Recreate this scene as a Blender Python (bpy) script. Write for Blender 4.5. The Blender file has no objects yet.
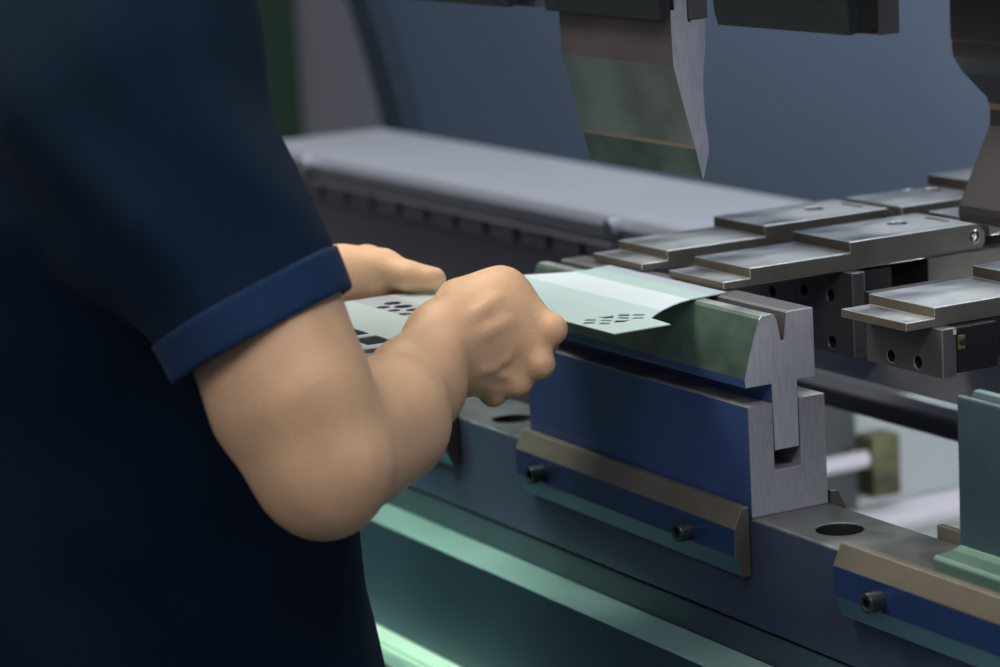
import bpy, bmesh, math, random
import numpy as np
from mathutils import Vector, Matrix
random.seed(7)
SC = bpy.context.scene
COL = SC.collection

# ------------------------------------------------------------------ materials
def mat(name, base, metallic=0.0, rough=0.5, noise=0.0, nscale=40.0, stretch=(1, 1, 1), bump=0.0,
        rough_var=0.0, spec=0.5, coat=0.0, sss=0.0, emit=None, emit_s=0.0, base2=None, sheen=0.0):
    m = bpy.data.materials.new(name); m.use_nodes = True
    nt = m.node_tree; b = nt.nodes['Principled BSDF']
    b.inputs['Base Color'].default_value = (*base, 1)
    b.inputs['Metallic'].default_value = metallic
    b.inputs['Roughness'].default_value = rough
    b.inputs['Specular IOR Level'].default_value = spec
    b.inputs['Coat Weight'].default_value = coat
    if sheen: b.inputs['Sheen Weight'].default_value = sheen
    if sss:
        b.inputs['Subsurface Weight'].default_value = sss
        b.inputs['Subsurface Radius'].default_value = (0.012, 0.005, 0.003)
        b.inputs['Subsurface Scale'].default_value = 0.6
    if emit:
        b.inputs['Emission Color'].default_value = (*emit, 1)
        b.inputs['Emission Strength'].default_value = emit_s
    if noise or bump or rough_var or base2:
        tc = nt.nodes.new('ShaderNodeTexCoord'); mp = nt.nodes.new('ShaderNodeMapping')
        mp.inputs['Scale'].default_value = stretch
        nt.links.new(tc.outputs['Object'], mp.inputs['Vector'])
        nz = nt.nodes.new('ShaderNodeTexNoise'); nz.inputs['Scale'].default_value = nscale
        nz.inputs['Detail'].default_value = 5
        nt.links.new(mp.outputs['Vector'], nz.inputs['Vector'])
        if noise or base2:
            mx = nt.nodes.new('ShaderNodeMix'); mx.data_type = 'RGBA'
            c2 = base2 if base2 else tuple(min(1, c * (1 + noise)) for c in base)
            c1 = base if base2 else tuple(c * (1 - noise) for c in base)
            rp = nt.nodes.new('ShaderNodeMapRange')
            rp.inputs['From Min'].default_value = 0.35; rp.inputs['From Max'].default_value = 0.65
            nt.links.new(nz.outputs['Fac'], rp.inputs['Value'])
            mx.inputs[6].default_value = (*c1, 1); mx.inputs[7].default_value = (*c2, 1)
            nt.links.new(rp.outputs['Result'], mx.inputs[0])
            nt.links.new(mx.outputs[2], b.inputs['Base Color'])
        if rough_var:
            rr = nt.nodes.new('ShaderNodeMapRange')
            rr.inputs['From Min'].default_value = 0.3; rr.inputs['From Max'].default_value = 0.7
            rr.inputs['To Min'].default_value = max(0, rough - rough_var); rr.inputs['To Max'].default_value = rough + rough_var
            nt.links.new(nz.outputs['Fac'], rr.inputs['Value']); nt.links.new(rr.outputs['Result'], b.inputs['Roughness'])
        if bump:
            bp = nt.nodes.new('ShaderNodeBump'); bp.inputs['Strength'].default_value = bump
            bp.inputs['Distance'].default_value = 0.001
            nt.links.new(nz.outputs['Fac'], bp.inputs['Height']); nt.links.new(bp.outputs['Normal'], b.inputs['Normal'])
    return m

M = {}
M['blue'] = mat('painted_navy_reflection', (0.040, 0.078, 0.23), 0.35, 0.42, 0.22, 7, (1, 1, 1), 0.02, 0.05)  # blue reflection on the front faces painted into the steel colour
M['beam'] = mat('beam_front_steel', (0.055, 0.072, 0.135), 0.35, 0.42, 0.25, 5, (1, 1, 1), 0.03, 0.08)  # bluish reflection painted into the beam's front face
M['beamtop'] = mat('beam_top_steel', (0.12, 0.13, 0.13), 0.6, 0.40, 0.25, 30, (1, 1, 1), 0.05, 0.08)
M['end'] = mat('ground_end_steel', (0.44, 0.44, 0.475), 0.6, 0.42, 0.08, 120, (1, 4, 0.7), 0.10, 0.08)
M['greenface'] = mat('painted_green_reflection', (0.13, 0.20, 0.165), 0.7, 0.38, 0.2, 40, (1, 1, 1), 0.05, 0.05)  # green reflected light painted into the die's front colour
M['top'] = mat('ground_top_steel', (0.10, 0.11, 0.135), 0.45, 0.36, 0, 22, (1, 0.6, 1), 0.02, 0.07, base2=(0.50, 0.51, 0.49))  # blurred reflections painted as light and dark blotches
M['side'] = mat('finger_side_steel', (0.18, 0.17, 0.145), 0.6, 0.42, 0.12, 25, (1, 1, 1), 0.03, 0.05)
M['front'] = mat('finger_front_steel', (0.135, 0.115, 0.085), 0.5, 0.45, 0.12, 30)
M['block'] = mat('gauge_block_steel', (0.105, 0.10, 0.10), 0.5, 0.45, 0.15, 20)
M['darkblock'] = mat('recess_shade_steel', (0.018, 0.018, 0.018), 0.3, 0.5)  # shade inside holes and gaps painted as near-black steel
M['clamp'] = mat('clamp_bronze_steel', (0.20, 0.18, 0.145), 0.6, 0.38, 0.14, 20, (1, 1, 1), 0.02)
M['clampface'] = mat('clamp_front_steel', (0.02, 0.05, 0.15), 0.4, 0.35, 0.15, 8)  # navy reflection painted on the front of the bronze-coloured bar
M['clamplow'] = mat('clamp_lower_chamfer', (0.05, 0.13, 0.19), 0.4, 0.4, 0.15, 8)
M['clampend'] = mat('clamp_end_steel', (0.12, 0.10, 0.085), 0.5, 0.45, 0.1, 30)
M['holder'] = mat('blackened_holder_steel', (0.018, 0.024, 0.026), 0.3, 0.45, 0.15, 40)
M['punchtop'] = mat('punch_upper_steel', (0.13, 0.105, 0.115), 0.6, 0.42, 0.2, 18, (1, 1, 1), 0.03, 0.05)
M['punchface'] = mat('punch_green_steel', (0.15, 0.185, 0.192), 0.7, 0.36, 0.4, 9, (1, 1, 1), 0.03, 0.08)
M['punchtip'] = mat('punch_tip_steel', (0.075, 0.11, 0.105), 0.6, 0.4, 0.3, 25, (1, 1, 1), 0.03, 0.05)
M['punchline'] = mat('punch_ground_line', (0.22, 0.18, 0.155), 0.5, 0.4)
M['edge'] = mat('bright_edge_highlight', (0.80, 0.82, 0.82), 0.85, 0.28)  # edge glints painted as a brighter steel; edgesoft is the dimmer one
M['edgesoft'] = mat('soft_edge_highlight', (0.42, 0.43, 0.44), 0.8, 0.35)
M['endbright'] = mat('bright_ground_end', (0.62, 0.62, 0.68), 0.6, 0.40, 0.07, 90, (1, 4, 0.6), 0.10, 0.05)
M['screw'] = mat('black_oxide_screw', (0.045, 0.060, 0.065), 0.6, 0.3)
M['hole'] = mat('hole_dark', (0.004, 0.004, 0.004), 0.0, 0.9)
M['chrome'] = mat('bright_bolt_steel', (0.75, 0.75, 0.76), 1.0, 0.2)
M['brass'] = mat('brass_plate', (0.35, 0.27, 0.12), 0.8, 0.4)
M['black'] = mat('black_plastic', (0.006, 0.007, 0.008), 0.0, 0.35)
M['rail'] = mat('rail_cover_aluminium', (0.64, 0.65, 0.70), 0.3, 0.42, 0.05, 3)  # light from above painted in: top paler and bluer than the front
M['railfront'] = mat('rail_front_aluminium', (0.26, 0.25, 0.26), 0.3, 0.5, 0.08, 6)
M['railstrip'] = mat('rail_slot_strip', (0.24, 0.21, 0.235), 0.2, 0.55, 0.1, 6)
M['lowerpanel'] = mat('gauge_lower_panel', (0.21, 0.20, 0.21), 0.1, 0.6, 0.06, 5)
M['bluepanel'] = mat('blue_painted_panel', (0.155, 0.208, 0.300), 0.0, 0.6, 0.05, 2, spec=0.25)
M['darkedge'] = mat('dark_blue_edge', (0.035, 0.055, 0.085), 0.0, 0.5)
M['lightpanel'] = mat('pale_inner_panel', (0.42, 0.46, 0.47), 0.0, 0.6, 0.08, 3)
M['rod'] = mat('pale_guide_rod', (0.75, 0.72, 0.76), 0.3, 0.35)
M['olive'] = mat('olive_bearing', (0.10, 0.10, 0.045), 0.0, 0.6, 0.5, 25)
M['crossbeam'] = mat('cast_crossbeam', (0.50, 0.50, 0.53), 0.2, 0.55, 0.08, 6)
M['darkbar'] = mat('dark_shaft', (0.065, 0.06, 0.068), 0.3, 0.5)
M['b2top'] = mat('table_top_steel', (0.25, 0.42, 0.41), 0.4, 0.42, 0.2, 6, (1, 1, 1), 0.02, 0.05)  # green light on the table top painted into its colour
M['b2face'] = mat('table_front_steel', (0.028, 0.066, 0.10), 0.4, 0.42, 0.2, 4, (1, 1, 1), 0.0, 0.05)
M['ledge'] = mat('painted_green_ledge_glow', (0.66, 0.92, 0.78), 0.2, 0.35, 0.1, 6)  # bright green reflection painted as the ledge colour
M['wall'] = mat('grey_wall', (0.44, 0.43, 0.46), 0.0, 0.8, 0.05, 2)
M['greenpost'] = mat('green_post_paint', (0.05, 0.10, 0.06), 0.0, 0.6)
M['floor'] = mat('workshop_floor', (0.07, 0.085, 0.085), 0.0, 0.5, 0.15, 2)
M['frame'] = mat('machine_frame_paint', (0.10, 0.12, 0.15), 0.0, 0.5)
M['shirt'] = mat('navy_polo_fabric', (0.0036, 0.0125, 0.030), 0.0, 0.9, 0.12, 900, (1, 1, 1), 0.35, 0, 0.12, sheen=0.02)
M['cuff'] = mat('navy_rib_fabric', (0.0085, 0.026, 0.072), 0.0, 0.9, 0.12, 500, (1, 1, 1), 0.4, 0, 0.12, sheen=0.04)
M['trousers'] = mat('dark_work_trousers', (0.02, 0.022, 0.03), 0.0, 0.9, 0.1, 400, (1, 1, 1), 0.3)
M['shoe'] = mat('black_work_shoe', (0.01, 0.01, 0.01), 0.0, 0.5)
M['hair'] = mat('black_hair', (0.008, 0.006, 0.005), 0.0, 0.5, 0.3, 200, (1, 1, 8), 0.5)
M['button'] = mat('navy_button', (0.01, 0.02, 0.04), 0.0, 0.3)
M['eye'] = mat('eye_white', (0.7, 0.68, 0.65), 0.0, 0.2)
M['iris'] = mat('dark_iris', (0.02, 0.01, 0.006), 0.0, 0.15)
M['nail'] = mat('finger_nail', (0.62, 0.40, 0.33), 0.0, 0.3)

# skin: mottled colour, fine bump
def skin_mat():
    m = mat('skin', (0.70, 0.425, 0.255), 0, 0.47, 0.10, 22, (1, 1, 1), 0.0, 0.06, 0.35, 0, 0.12)
    nt = m.node_tree; b = nt.nodes['Principled BSDF']
    tc = nt.nodes['Texture Coordinate'] if 'Texture Coordinate' in nt.nodes else nt.nodes.new('ShaderNodeTexCoord')
    v = nt.nodes.new('ShaderNodeTexVoronoi'); v.inputs['Scale'].default_value = 650
    nt.links.new(tc.outputs['Object'], v.inputs['Vector'])
    n2 = nt.nodes.new('ShaderNodeTexNoise'); n2.inputs['Scale'].default_value = 90; n2.inputs['Detail'].default_value = 6
    nt.links.new(tc.outputs['Object'], n2.inputs['Vector'])
    ad = nt.nodes.new('ShaderNodeMath'); ad.operation = 'ADD'
    nt.links.new(v.outputs['Distance'], ad.inputs[0]); nt.links.new(n2.outputs['Fac'], ad.inputs[1])
    bp = nt.nodes.new('ShaderNodeBump'); bp.inputs['Strength'].default_value = 0.22; bp.inputs['Distance'].default_value = 0.0012
    nt.links.new(ad.outputs[0], bp.inputs['Height']); nt.links.new(bp.outputs['Normal'], b.inputs['Normal'])
    return m
M['skin'] = skin_mat()

# sheet: satin metal, its reflection stripes painted as colour bands
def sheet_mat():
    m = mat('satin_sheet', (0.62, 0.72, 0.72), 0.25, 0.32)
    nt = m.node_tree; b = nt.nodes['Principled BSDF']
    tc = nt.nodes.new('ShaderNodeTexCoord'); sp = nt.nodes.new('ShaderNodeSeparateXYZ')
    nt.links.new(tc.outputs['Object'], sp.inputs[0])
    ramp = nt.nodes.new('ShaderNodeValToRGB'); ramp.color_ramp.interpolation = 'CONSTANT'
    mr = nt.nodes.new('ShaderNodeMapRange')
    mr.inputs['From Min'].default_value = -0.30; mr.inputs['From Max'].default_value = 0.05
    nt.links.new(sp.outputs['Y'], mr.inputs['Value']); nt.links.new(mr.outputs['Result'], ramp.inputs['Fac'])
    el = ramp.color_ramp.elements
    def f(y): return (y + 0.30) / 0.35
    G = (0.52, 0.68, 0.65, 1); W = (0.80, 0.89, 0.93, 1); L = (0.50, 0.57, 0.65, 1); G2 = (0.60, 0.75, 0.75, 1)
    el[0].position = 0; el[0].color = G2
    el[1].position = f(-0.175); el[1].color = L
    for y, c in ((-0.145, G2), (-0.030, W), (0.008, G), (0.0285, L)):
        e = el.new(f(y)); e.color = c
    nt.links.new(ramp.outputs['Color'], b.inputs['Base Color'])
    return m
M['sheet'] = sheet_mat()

# ------------------------------------------------------------------ helpers
def link(name, me, parent=None):
    o = bpy.data.objects.new(name, me); COL.objects.link(o)
    if parent is not None: o.parent = parent
    return o
def tag(o, label, cat, group=None):
    o['label'] = label; o['category'] = cat
    if group: o['group'] = group
    return o
def thing(name, label, cat, loc, group=None):
    o = bpy.data.objects.new(name, None); COL.objects.link(o); o.empty_display_size = 0.02
    o.location = loc
    return tag(o, label, cat, group)
def P(parent): return parent.location.copy() if parent is not None else Vector((0, 0, 0))

def finish(name, bm, mats, parent=None, bevel=0.0, pick=None, smooth=False, segs=2, kind=None, offset=True):
    """mesh in world coordinates; moved into the parent's frame"""
    bmesh.ops.recalc_face_normals(bm, faces=bm.faces)
    if parent is not None and offset:
        w = Vector((0, 0, 0)); q = parent
        while q is not None: w += q.location; q = q.parent
        bmesh.ops.translate(bm, vec=-w, verts=bm.verts)
    me = bpy.data.meshes.new(name)
    if not isinstance(mats, (list, tuple)): mats = [mats]
    for m in mats: me.materials.append(m)
    if pick:
        bm.normal_update()
        for f in bm.faces: f.material_index = pick(f)
    for f in bm.faces: f.smooth = smooth
    bm.to_mesh(me); bm.free()
    o = link(name, me, parent)
    if bevel:
        md = o.modifiers.new('bevel', 'BEVEL'); md.width = bevel; md.segments = segs
        md.limit_method = 'ANGLE'; md.angle_limit = math.radians(25); md.harden_normals = False
    if kind: o['kind'] = kind
    return o
def highlight_edges(o, m=None):
    """edge highlights painted as a brighter steel on the bevels"""
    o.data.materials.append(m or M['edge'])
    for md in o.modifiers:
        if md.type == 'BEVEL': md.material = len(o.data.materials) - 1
def box_bm(x0, x1, y0, y1, z0, z1, bm=None):
    bm = bm or bmesh.new()
    r = bmesh.ops.create_cube(bm, size=1)
    bmesh.ops.scale(bm, vec=(x1 - x0, y1 - y0, z1 - z0), verts=r['verts'])
    bmesh.ops.translate(bm, vec=((x0 + x1) / 2, (y0 + y1) / 2, (z0 + z1) / 2), verts=r['verts'])
    return bm
def prism_x(prof, x0, x1, bm=None):
    """profile of (y, z) points swept along x"""
    bm = bm or bmesh.new()
    a = [bm.verts.new((x0, y, z)) for y, z in prof]; b = [bm.verts.new((x1, y, z)) for y, z in prof]
    bm.faces.new(a); bm.faces.new(b[::-1]); n = len(prof)
    for i in range(n): bm.faces.new((a[i], a[(i + 1) % n], b[(i + 1) % n], b[i]))
    return bm
def prism_y(prof, y0, y1, bm=None):
    bm = bm or bmesh.new()
    a = [bm.verts.new((x, y0, z)) for x, z in prof]; b = [bm.verts.new((x, y1, z)) for x, z in prof]
    bm.faces.new(a); bm.faces.new(b[::-1]); n = len(prof)
    for i in range(n): bm.faces.new((a[i], a[(i + 1) % n], b[(i + 1) % n], b[i]))
    return bm
def cyl_bm(p0, p1, r, seg=32, bm=None, r2=None):
    bm = bm or bmesh.new()
    p0, p1 = Vector(p0), Vector(p1); d = p1 - p0
    q = d.to_track_quat('Z', 'Y').to_matrix().to_4x4()
    bmesh.ops.create_cone(bm, cap_ends=True, segments=seg, radius1=r, radius2=r if r2 is None else r2,
                          depth=d.length, matrix=Matrix.Translation((p0 + p1) / 2) @ q)
    return bm
def carve(o, cutters):
    """boolean holes, baked into the mesh before the bevel"""
    keep = [(m.name, m.width, m.segments) for m in o.modifiers if m.type == 'BEVEL']
    o.modifiers.clear()
    cbm = bmesh.new()
    for c in cutters:
        tmp = bpy.data.meshes.new('t'); c.to_mesh(tmp); c.free(); cbm.from_mesh(tmp); bpy.data.meshes.remove(tmp)
    w = Vector((0, 0, 0)); q = o.parent
    while q is not None: w += q.location; q = q.parent
    bmesh.ops.translate(cbm, vec=-w, verts=cbm.verts)
    bmesh.ops.recalc_face_normals(cbm, faces=cbm.faces)
    cm = bpy.data.meshes.new('c'); cbm.to_mesh(cm); cbm.free()
    cm.materials.append(M['darkblock'])
    co = bpy.data.objects.new('c', cm); COL.objects.link(co)
    co.matrix_world = Matrix.Translation(w)
    md = o.modifiers.new('b', 'BOOLEAN'); md.object = co; md.operation = 'DIFFERENCE'; md.solver = 'EXACT'
    md.material_mode = 'TRANSFER'
    bpy.context.view_layer.update()
    dg = bpy.context.evaluated_depsgraph_get()
    me = bpy.data.meshes.new_from_object(o.evaluated_get(dg))
    o.modifiers.clear(); o.data = me
    bpy.data.objects.remove(co)
    for n, wd, sg in keep:
        b = o.modifiers.new('bevel', 'BEVEL'); b.width = wd; b.segments = sg
        b.limit_method = 'ANGLE'; b.angle_limit = math.radians(35)

def by_normal(top=0, front=0, xpos=0, other=0, back=None, xneg=None):
    def pick(f):
        n = f.normal
        if n.x > 0.7: return xpos
        if n.x < -0.7: return xpos if xneg is None else xneg
        if n.z > 0.7: return top
        if n.y < -0.5: return front
        if n.y > 0.5 and back is not None: return back
        return other
    return pick

# ================================================================== THE ROOM
FZ = -1.02
def struct(name, bm, m, **k):
    return finish(name, bm, m, kind='structure', **k)
struct('floor', box_bm(-4.2, 3.0, -3.0, 3.2, FZ - 0.05, FZ), M['floor'])
struct('wall_left', box_bm(-4.2, -4.1, -3.0, 3.2, FZ, 2.4), M['wall'])
struct('wall_back', box_bm(-4.1, 3.0, 3.1, 3.2, FZ, 2.4), M['wall'])
pst = finish('green_post', box_bm(-4.08, -4.0, 1.42, 1.52, FZ, 2.0), M['greenpost'], bevel=0.01)
tag(pst, 'blurred green painted post standing against the far grey wall', 'post')

# ================================================================== MACHINE BODY
# rear guard: blue upper panel with a curved, slanting dark edge at its left end
rg = thing('rear_guard', 'large matte blue panel behind the machine, with a dark curved left edge', 'panel', (0.2, 0.95, FZ))
def edge_x(z): return -2.325 - 0.42 * z - 0.55 * max(0, z) ** 2 * 0.9
zs = [-0.20 + i * 0.06 for i in range(19)]
prof = [(edge_x(z) + 0.085, z) for z in zs] + [(1.6, zs[-1]), (1.6, -0.06 - 0.14)]
finish('upper_panel', prism_y(prof, 0.905, 0.925), M['bluepanel'], rg)
prof = [(edge_x(z), z) for z in zs] + [(edge_x(z) + 0.085, z) for z in reversed(zs)]
finish('edge_strip', prism_y(prof, 0.88, 0.925), M['darkedge'], rg, bevel=0.004)
finish('lower_panel', box_bm(-2.1, 1.6, 0.90, 0.93, FZ, -0.2), M['lightpanel'], rg)

# ram above the tools, out of the picture but carrying the punch holders
rm = finish('ram_beam', box_bm(-1.6, 0.9, -0.03, 0.07, 0.42, 1.0), M['frame'], bevel=0.004)
tag(rm, 'dark upper ram beam carrying the row of punch holders', 'machine beam')

# ---- back gauge rail
rl = thing('back_gauge_rail', 'long pale grey rail cover behind the tooling, with slotted strip below', 'rail', (-1.1, 0.49, FZ))
prof = [(0.412, 0.0825), (0.402, 0.0775), (0.398, 0.068), (0.398, 0.052), (0.404, 0.050), (0.576, 0.050), (0.576, 0.0825)]
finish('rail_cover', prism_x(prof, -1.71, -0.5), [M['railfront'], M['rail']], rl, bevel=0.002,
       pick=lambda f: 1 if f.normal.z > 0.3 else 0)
finish('rail_lip', box_bm(-1.71, -0.56, 0.392, 0.42, 0.046, 0.0495), M['railfront'], rl, bevel=0.001)
slots = []
for i in range(16):
    x = -1.5338 - 0.07 + i * 0.07
    slots.append(box_bm(x - 0.006, x + 0.006, 0.395, 0.412, 0.029, 0.0455))
st = finish('slotted_strip', box_bm(-1.71, -0.56, 0.40, 0.43, 0.0265, 0.046), M['railstrip'], rl)
carve(st, slots)
finish('support_panel', box_bm(-1.71, -0.56, 0.41, 0.422, FZ, 0.0265), M['lowerpanel'], rl)
for x in (-1.5594, -0.8263):
    finish('cover_bolt', cyl_bm((x, 0.398, 0.0685), (x, 0.385, 0.0685), 0.0105, 24), M['chrome'], rl, bevel=0.0015)

# ---- lower beam and bed
bl = thing('lower_beam', 'long steel lower beam with bluish reflection on its front face, carrying the die holders on its narrow top', 'machine beam', (-0.6, 0.034, FZ))
bm_ = prism_x([(-0.0005, -0.0015), (0.0015, 0), (0.066, 0), (0.0675, -0.0015), (0.0675, -0.0795), (0, -0.0795)], -2.0, 0.9)
bt = finish('die_rail', bm_, [M['beam'], M['beamtop'], M['end']], bl, pick=by_normal(1, 0, 2, 0), bevel=0.0012)
carve(bt, [cyl_bm((0.063, 0.030, -0.03), (0.063, 0.030, 0.01), 0.0165, 40), cyl_bm((-0.37, 0.036, -0.03), (-0.37, 0.036, 0.01), 0.0045, 24),
           cyl_bm((-0.40, 0.030, -0.03), (-0.40, 0.030, 0.01), 0.0165, 32)])
M['bed'] = mat('bed_plate_steel', (0.036, 0.055, 0.078), 0.3, 0.45, 0.25, 6)
finish('bed_plate', box_bm(-2.0, 0.9, 0.0012, 0.066, FZ, -0.0822), M['bed'], bl, bevel=0.0012)
finish('joint_strip', box_bm(-2.0, 0.9, 0.005, 0.06, -0.0825, -0.0790), M['hole'], bl)
# front table
ft = thing('front_table', 'low steel table beam with green-lit top along the bottom of the picture', 'machine table', (-0.6, -0.02, FZ))
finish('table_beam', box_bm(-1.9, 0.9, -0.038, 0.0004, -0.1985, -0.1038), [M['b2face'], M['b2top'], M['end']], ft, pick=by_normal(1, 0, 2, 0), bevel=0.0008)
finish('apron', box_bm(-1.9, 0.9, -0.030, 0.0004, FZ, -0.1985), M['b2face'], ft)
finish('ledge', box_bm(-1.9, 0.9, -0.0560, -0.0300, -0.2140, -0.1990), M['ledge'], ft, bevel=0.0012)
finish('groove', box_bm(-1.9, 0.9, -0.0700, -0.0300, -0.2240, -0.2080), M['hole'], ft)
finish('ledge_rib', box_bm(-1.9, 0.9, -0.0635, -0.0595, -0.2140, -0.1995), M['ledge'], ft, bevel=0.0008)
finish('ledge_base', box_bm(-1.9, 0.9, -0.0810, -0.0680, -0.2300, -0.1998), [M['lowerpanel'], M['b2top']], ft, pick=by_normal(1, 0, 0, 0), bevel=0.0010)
finish('kick_panel', box_bm(-1.9, 0.9, -0.078, -0.030, FZ, -0.23), M['lowerpanel'], ft)

# ================================================================== DIE HOLDER AND DIES
def holder(x0, x1, label):
    h = thing('die_holder', label, 'die holder', ((x0 + x1) / 2, 0.033, 0.0))
    prof = [(0, 0), (0.0653, 0), (0.0653, 0.0806), (0.0429, 0.0806), (0.0429, 0.0316), (0.0207, 0.0316), (0.0207, 0.0799), (0, 0.0799)]
    b = finish('body', prism_x(prof, x0, x1), [M['blue'], M['end'], M['top']], h, pick=by_normal(2, 0, 1, 0), bevel=0.0005)
    for p in b.data.polygons:
        if abs(p.normal.x) < 0.5 and -0.015 < p.center.y < 0.012 and p.center.z > 0.02: p.material_index = 1
    highlight_edges(b, M['edgesoft'])
    return h
holder(-0.3148, 0.0, 'blue-reflecting steel holder block with grey slotted end, carrying the V die')

die = thing('v_die', 'steel V die with curved front and narrow V groove, seated in the slotted holder', 'die', (-0.155, 0.03, 0.0458))
prof = [(-0.0016, 0.0938), (-0.0020, 0.1000), (0.0002, 0.1085), (0.0030, 0.1170), (0.0063, 0.1268), (0.0098, 0.1360), (0.0118, 0.1410), (0.0140, 0.1434),
        (0.0220, 0.1437), (0.0248, 0.1428), (0.0264, 0.1395), (0.0278, 0.1340), (0.0292, 0.1262), (0.0298, 0.1232), (0.0316, 0.1232),
        (0.0322, 0.1262), (0.0334, 0.1340), (0.0342, 0.1395), (0.0352, 0.1430), (0.0366, 0.1437), (0.0570, 0.1437), (0.0576, 0.1430),
        (0.0577, 0.0938), (0.0421, 0.0938), (0.0418, 0.0458), (0.0212, 0.0458), (0.0203, 0.0938)]
def diepick(f):
    n = f.normal
    if abs(n.x) > 0.7: return 1
    c = f.calc_center_median()
    if n.z > 0.7: return 2
    if n.y < 0 and c.y < 0.001 + die.location.y * 0 - 0.03 + 0.0 and False: return 0
    return 3
dbm = prism_x(prof, -0.313, 0.0003)
dob = finish('die_body', dbm, [M['blue'], M['endbright'], M['top'], M['greenface'], M['block']], die, pick=diepick, bevel=0.0004)
for p in dob.data.polygons:                       # lowest band of the front and everything below stays blue
    if p.material_index == 3 and p.center.z < (0.1015 - die.location.z) and p.normal.y < 0.3: p.material_index = 0
    elif p.material_index in (2, 3) and p.center.y + die.location.y > 0.0235: p.material_index = 4
highlight_edges(dob, M['edgesoft'])

# second die, T base with a thin upright
d2 = thing('inverted_t_die', 'tall thin die on a green-lit stepped foot at the right edge of the lower beam', 'die', (0.32, 0.034, 0.0))
prof = [(0.0095, 0.0), (0.0095, 0.0105), (0.0115, 0.0130), (0.0260, 0.0138), (0.0318, 0.0160), (0.0323, 0.1140), (0.0332, 0.1155), (0.0352, 0.1155), (0.0372, 0.1120),
        (0.0405, 0.1000), (0.0438, 0.1130), (0.0458, 0.1165), (0.0505, 0.1170), (0.0520, 0.1150), (0.0520, 0.016), (0.058, 0.0138), (0.058, 0.0)]
M['d2face'] = mat('thin_die_face_steel', (0.06, 0.10, 0.13), 0.4, 0.42, 0.2, 10)
M['d2foot'] = mat('thin_die_foot_steel', (0.15, 0.26, 0.21), 0.5, 0.38, 0.2, 10)  # green light on the foot painted into its colour
def d2pick(f):
    c = f.calc_center_median()
    if c.z < 0.0155: return 1
    return 0 if abs(f.normal.y) > 0.8 else 2
finish('die_body', prism_x(prof, 0.194, 0.46), [M['d2face'], M['d2foot'], M['greenface']], d2, pick=d2pick, bevel=0.0006)

# ---- clamp bars (front and back of the beam)
def clamp(x0, x1, label, back=False, screws=(), hang=0.0, group=None):
    yb = 0.0685 if back else -0.0012
    s = -1 if not back else 1
    c = thing('clamp_bar', label, 'clamp bar', ((x0 + x1) / 2, yb, -0.04), group)
    def Y(d): return yb + s * d
    prof = [(Y(0), 0.0085), (Y(0.0058), 0.0082), (Y(0.0130), -0.0062), (Y(0.0134), -0.0265), (Y(0.0070), -0.0420), (Y(0), -0.0420)]
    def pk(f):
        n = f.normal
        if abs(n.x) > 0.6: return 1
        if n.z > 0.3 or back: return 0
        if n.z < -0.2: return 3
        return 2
    pb = prism_x(prof, x0, x1)
    for v in pb.verts: v.co.z += (x1 - v.co.x) * hang
    finish('bar', pb, [M['clamp'], M['clampend'], M['clampface'], M['clamplow']], c, pick=pk, bevel=0.0007)
    for x in screws:
        y0 = Y(0.0125); y1 = Y(0.0250); z = -0.0188 + (x1 - x) * hang
        b = cyl_bm((x, y0, z), (x, y1, z), 0.0070, 40)
        so = finish('socket_screw', b, M['screw'], c, bevel=0.0007)
        carve(so, [cyl_bm((x, Y(0.0190), z), (x, Y(0.03), z), 0.0041, 6)])
    return c
clamp(-0.3160, -0.0018, 'bronze-coloured chamfered clamp bar with two socket screws below the blue-reflecting die holder', screws=(-0.2735, -0.0600), hang=0.009)
clamp(0.1160, 0.46, 'bronze-coloured clamp bar at the lower right in front of the thin die', screws=(0.1685,))
clamp(-0.80, -0.436, 'clamp bar end glimpsed behind the forearm, left of the first holder', screws=(-0.48,))
clamp(-0.3100, 0.0, 'small grey rear clamp bar tip showing behind the grey holder end', back=True)
clamp(0.1215, 0.46, 'rear clamp bar showing behind the beam beside the thin die', back=True)

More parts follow.
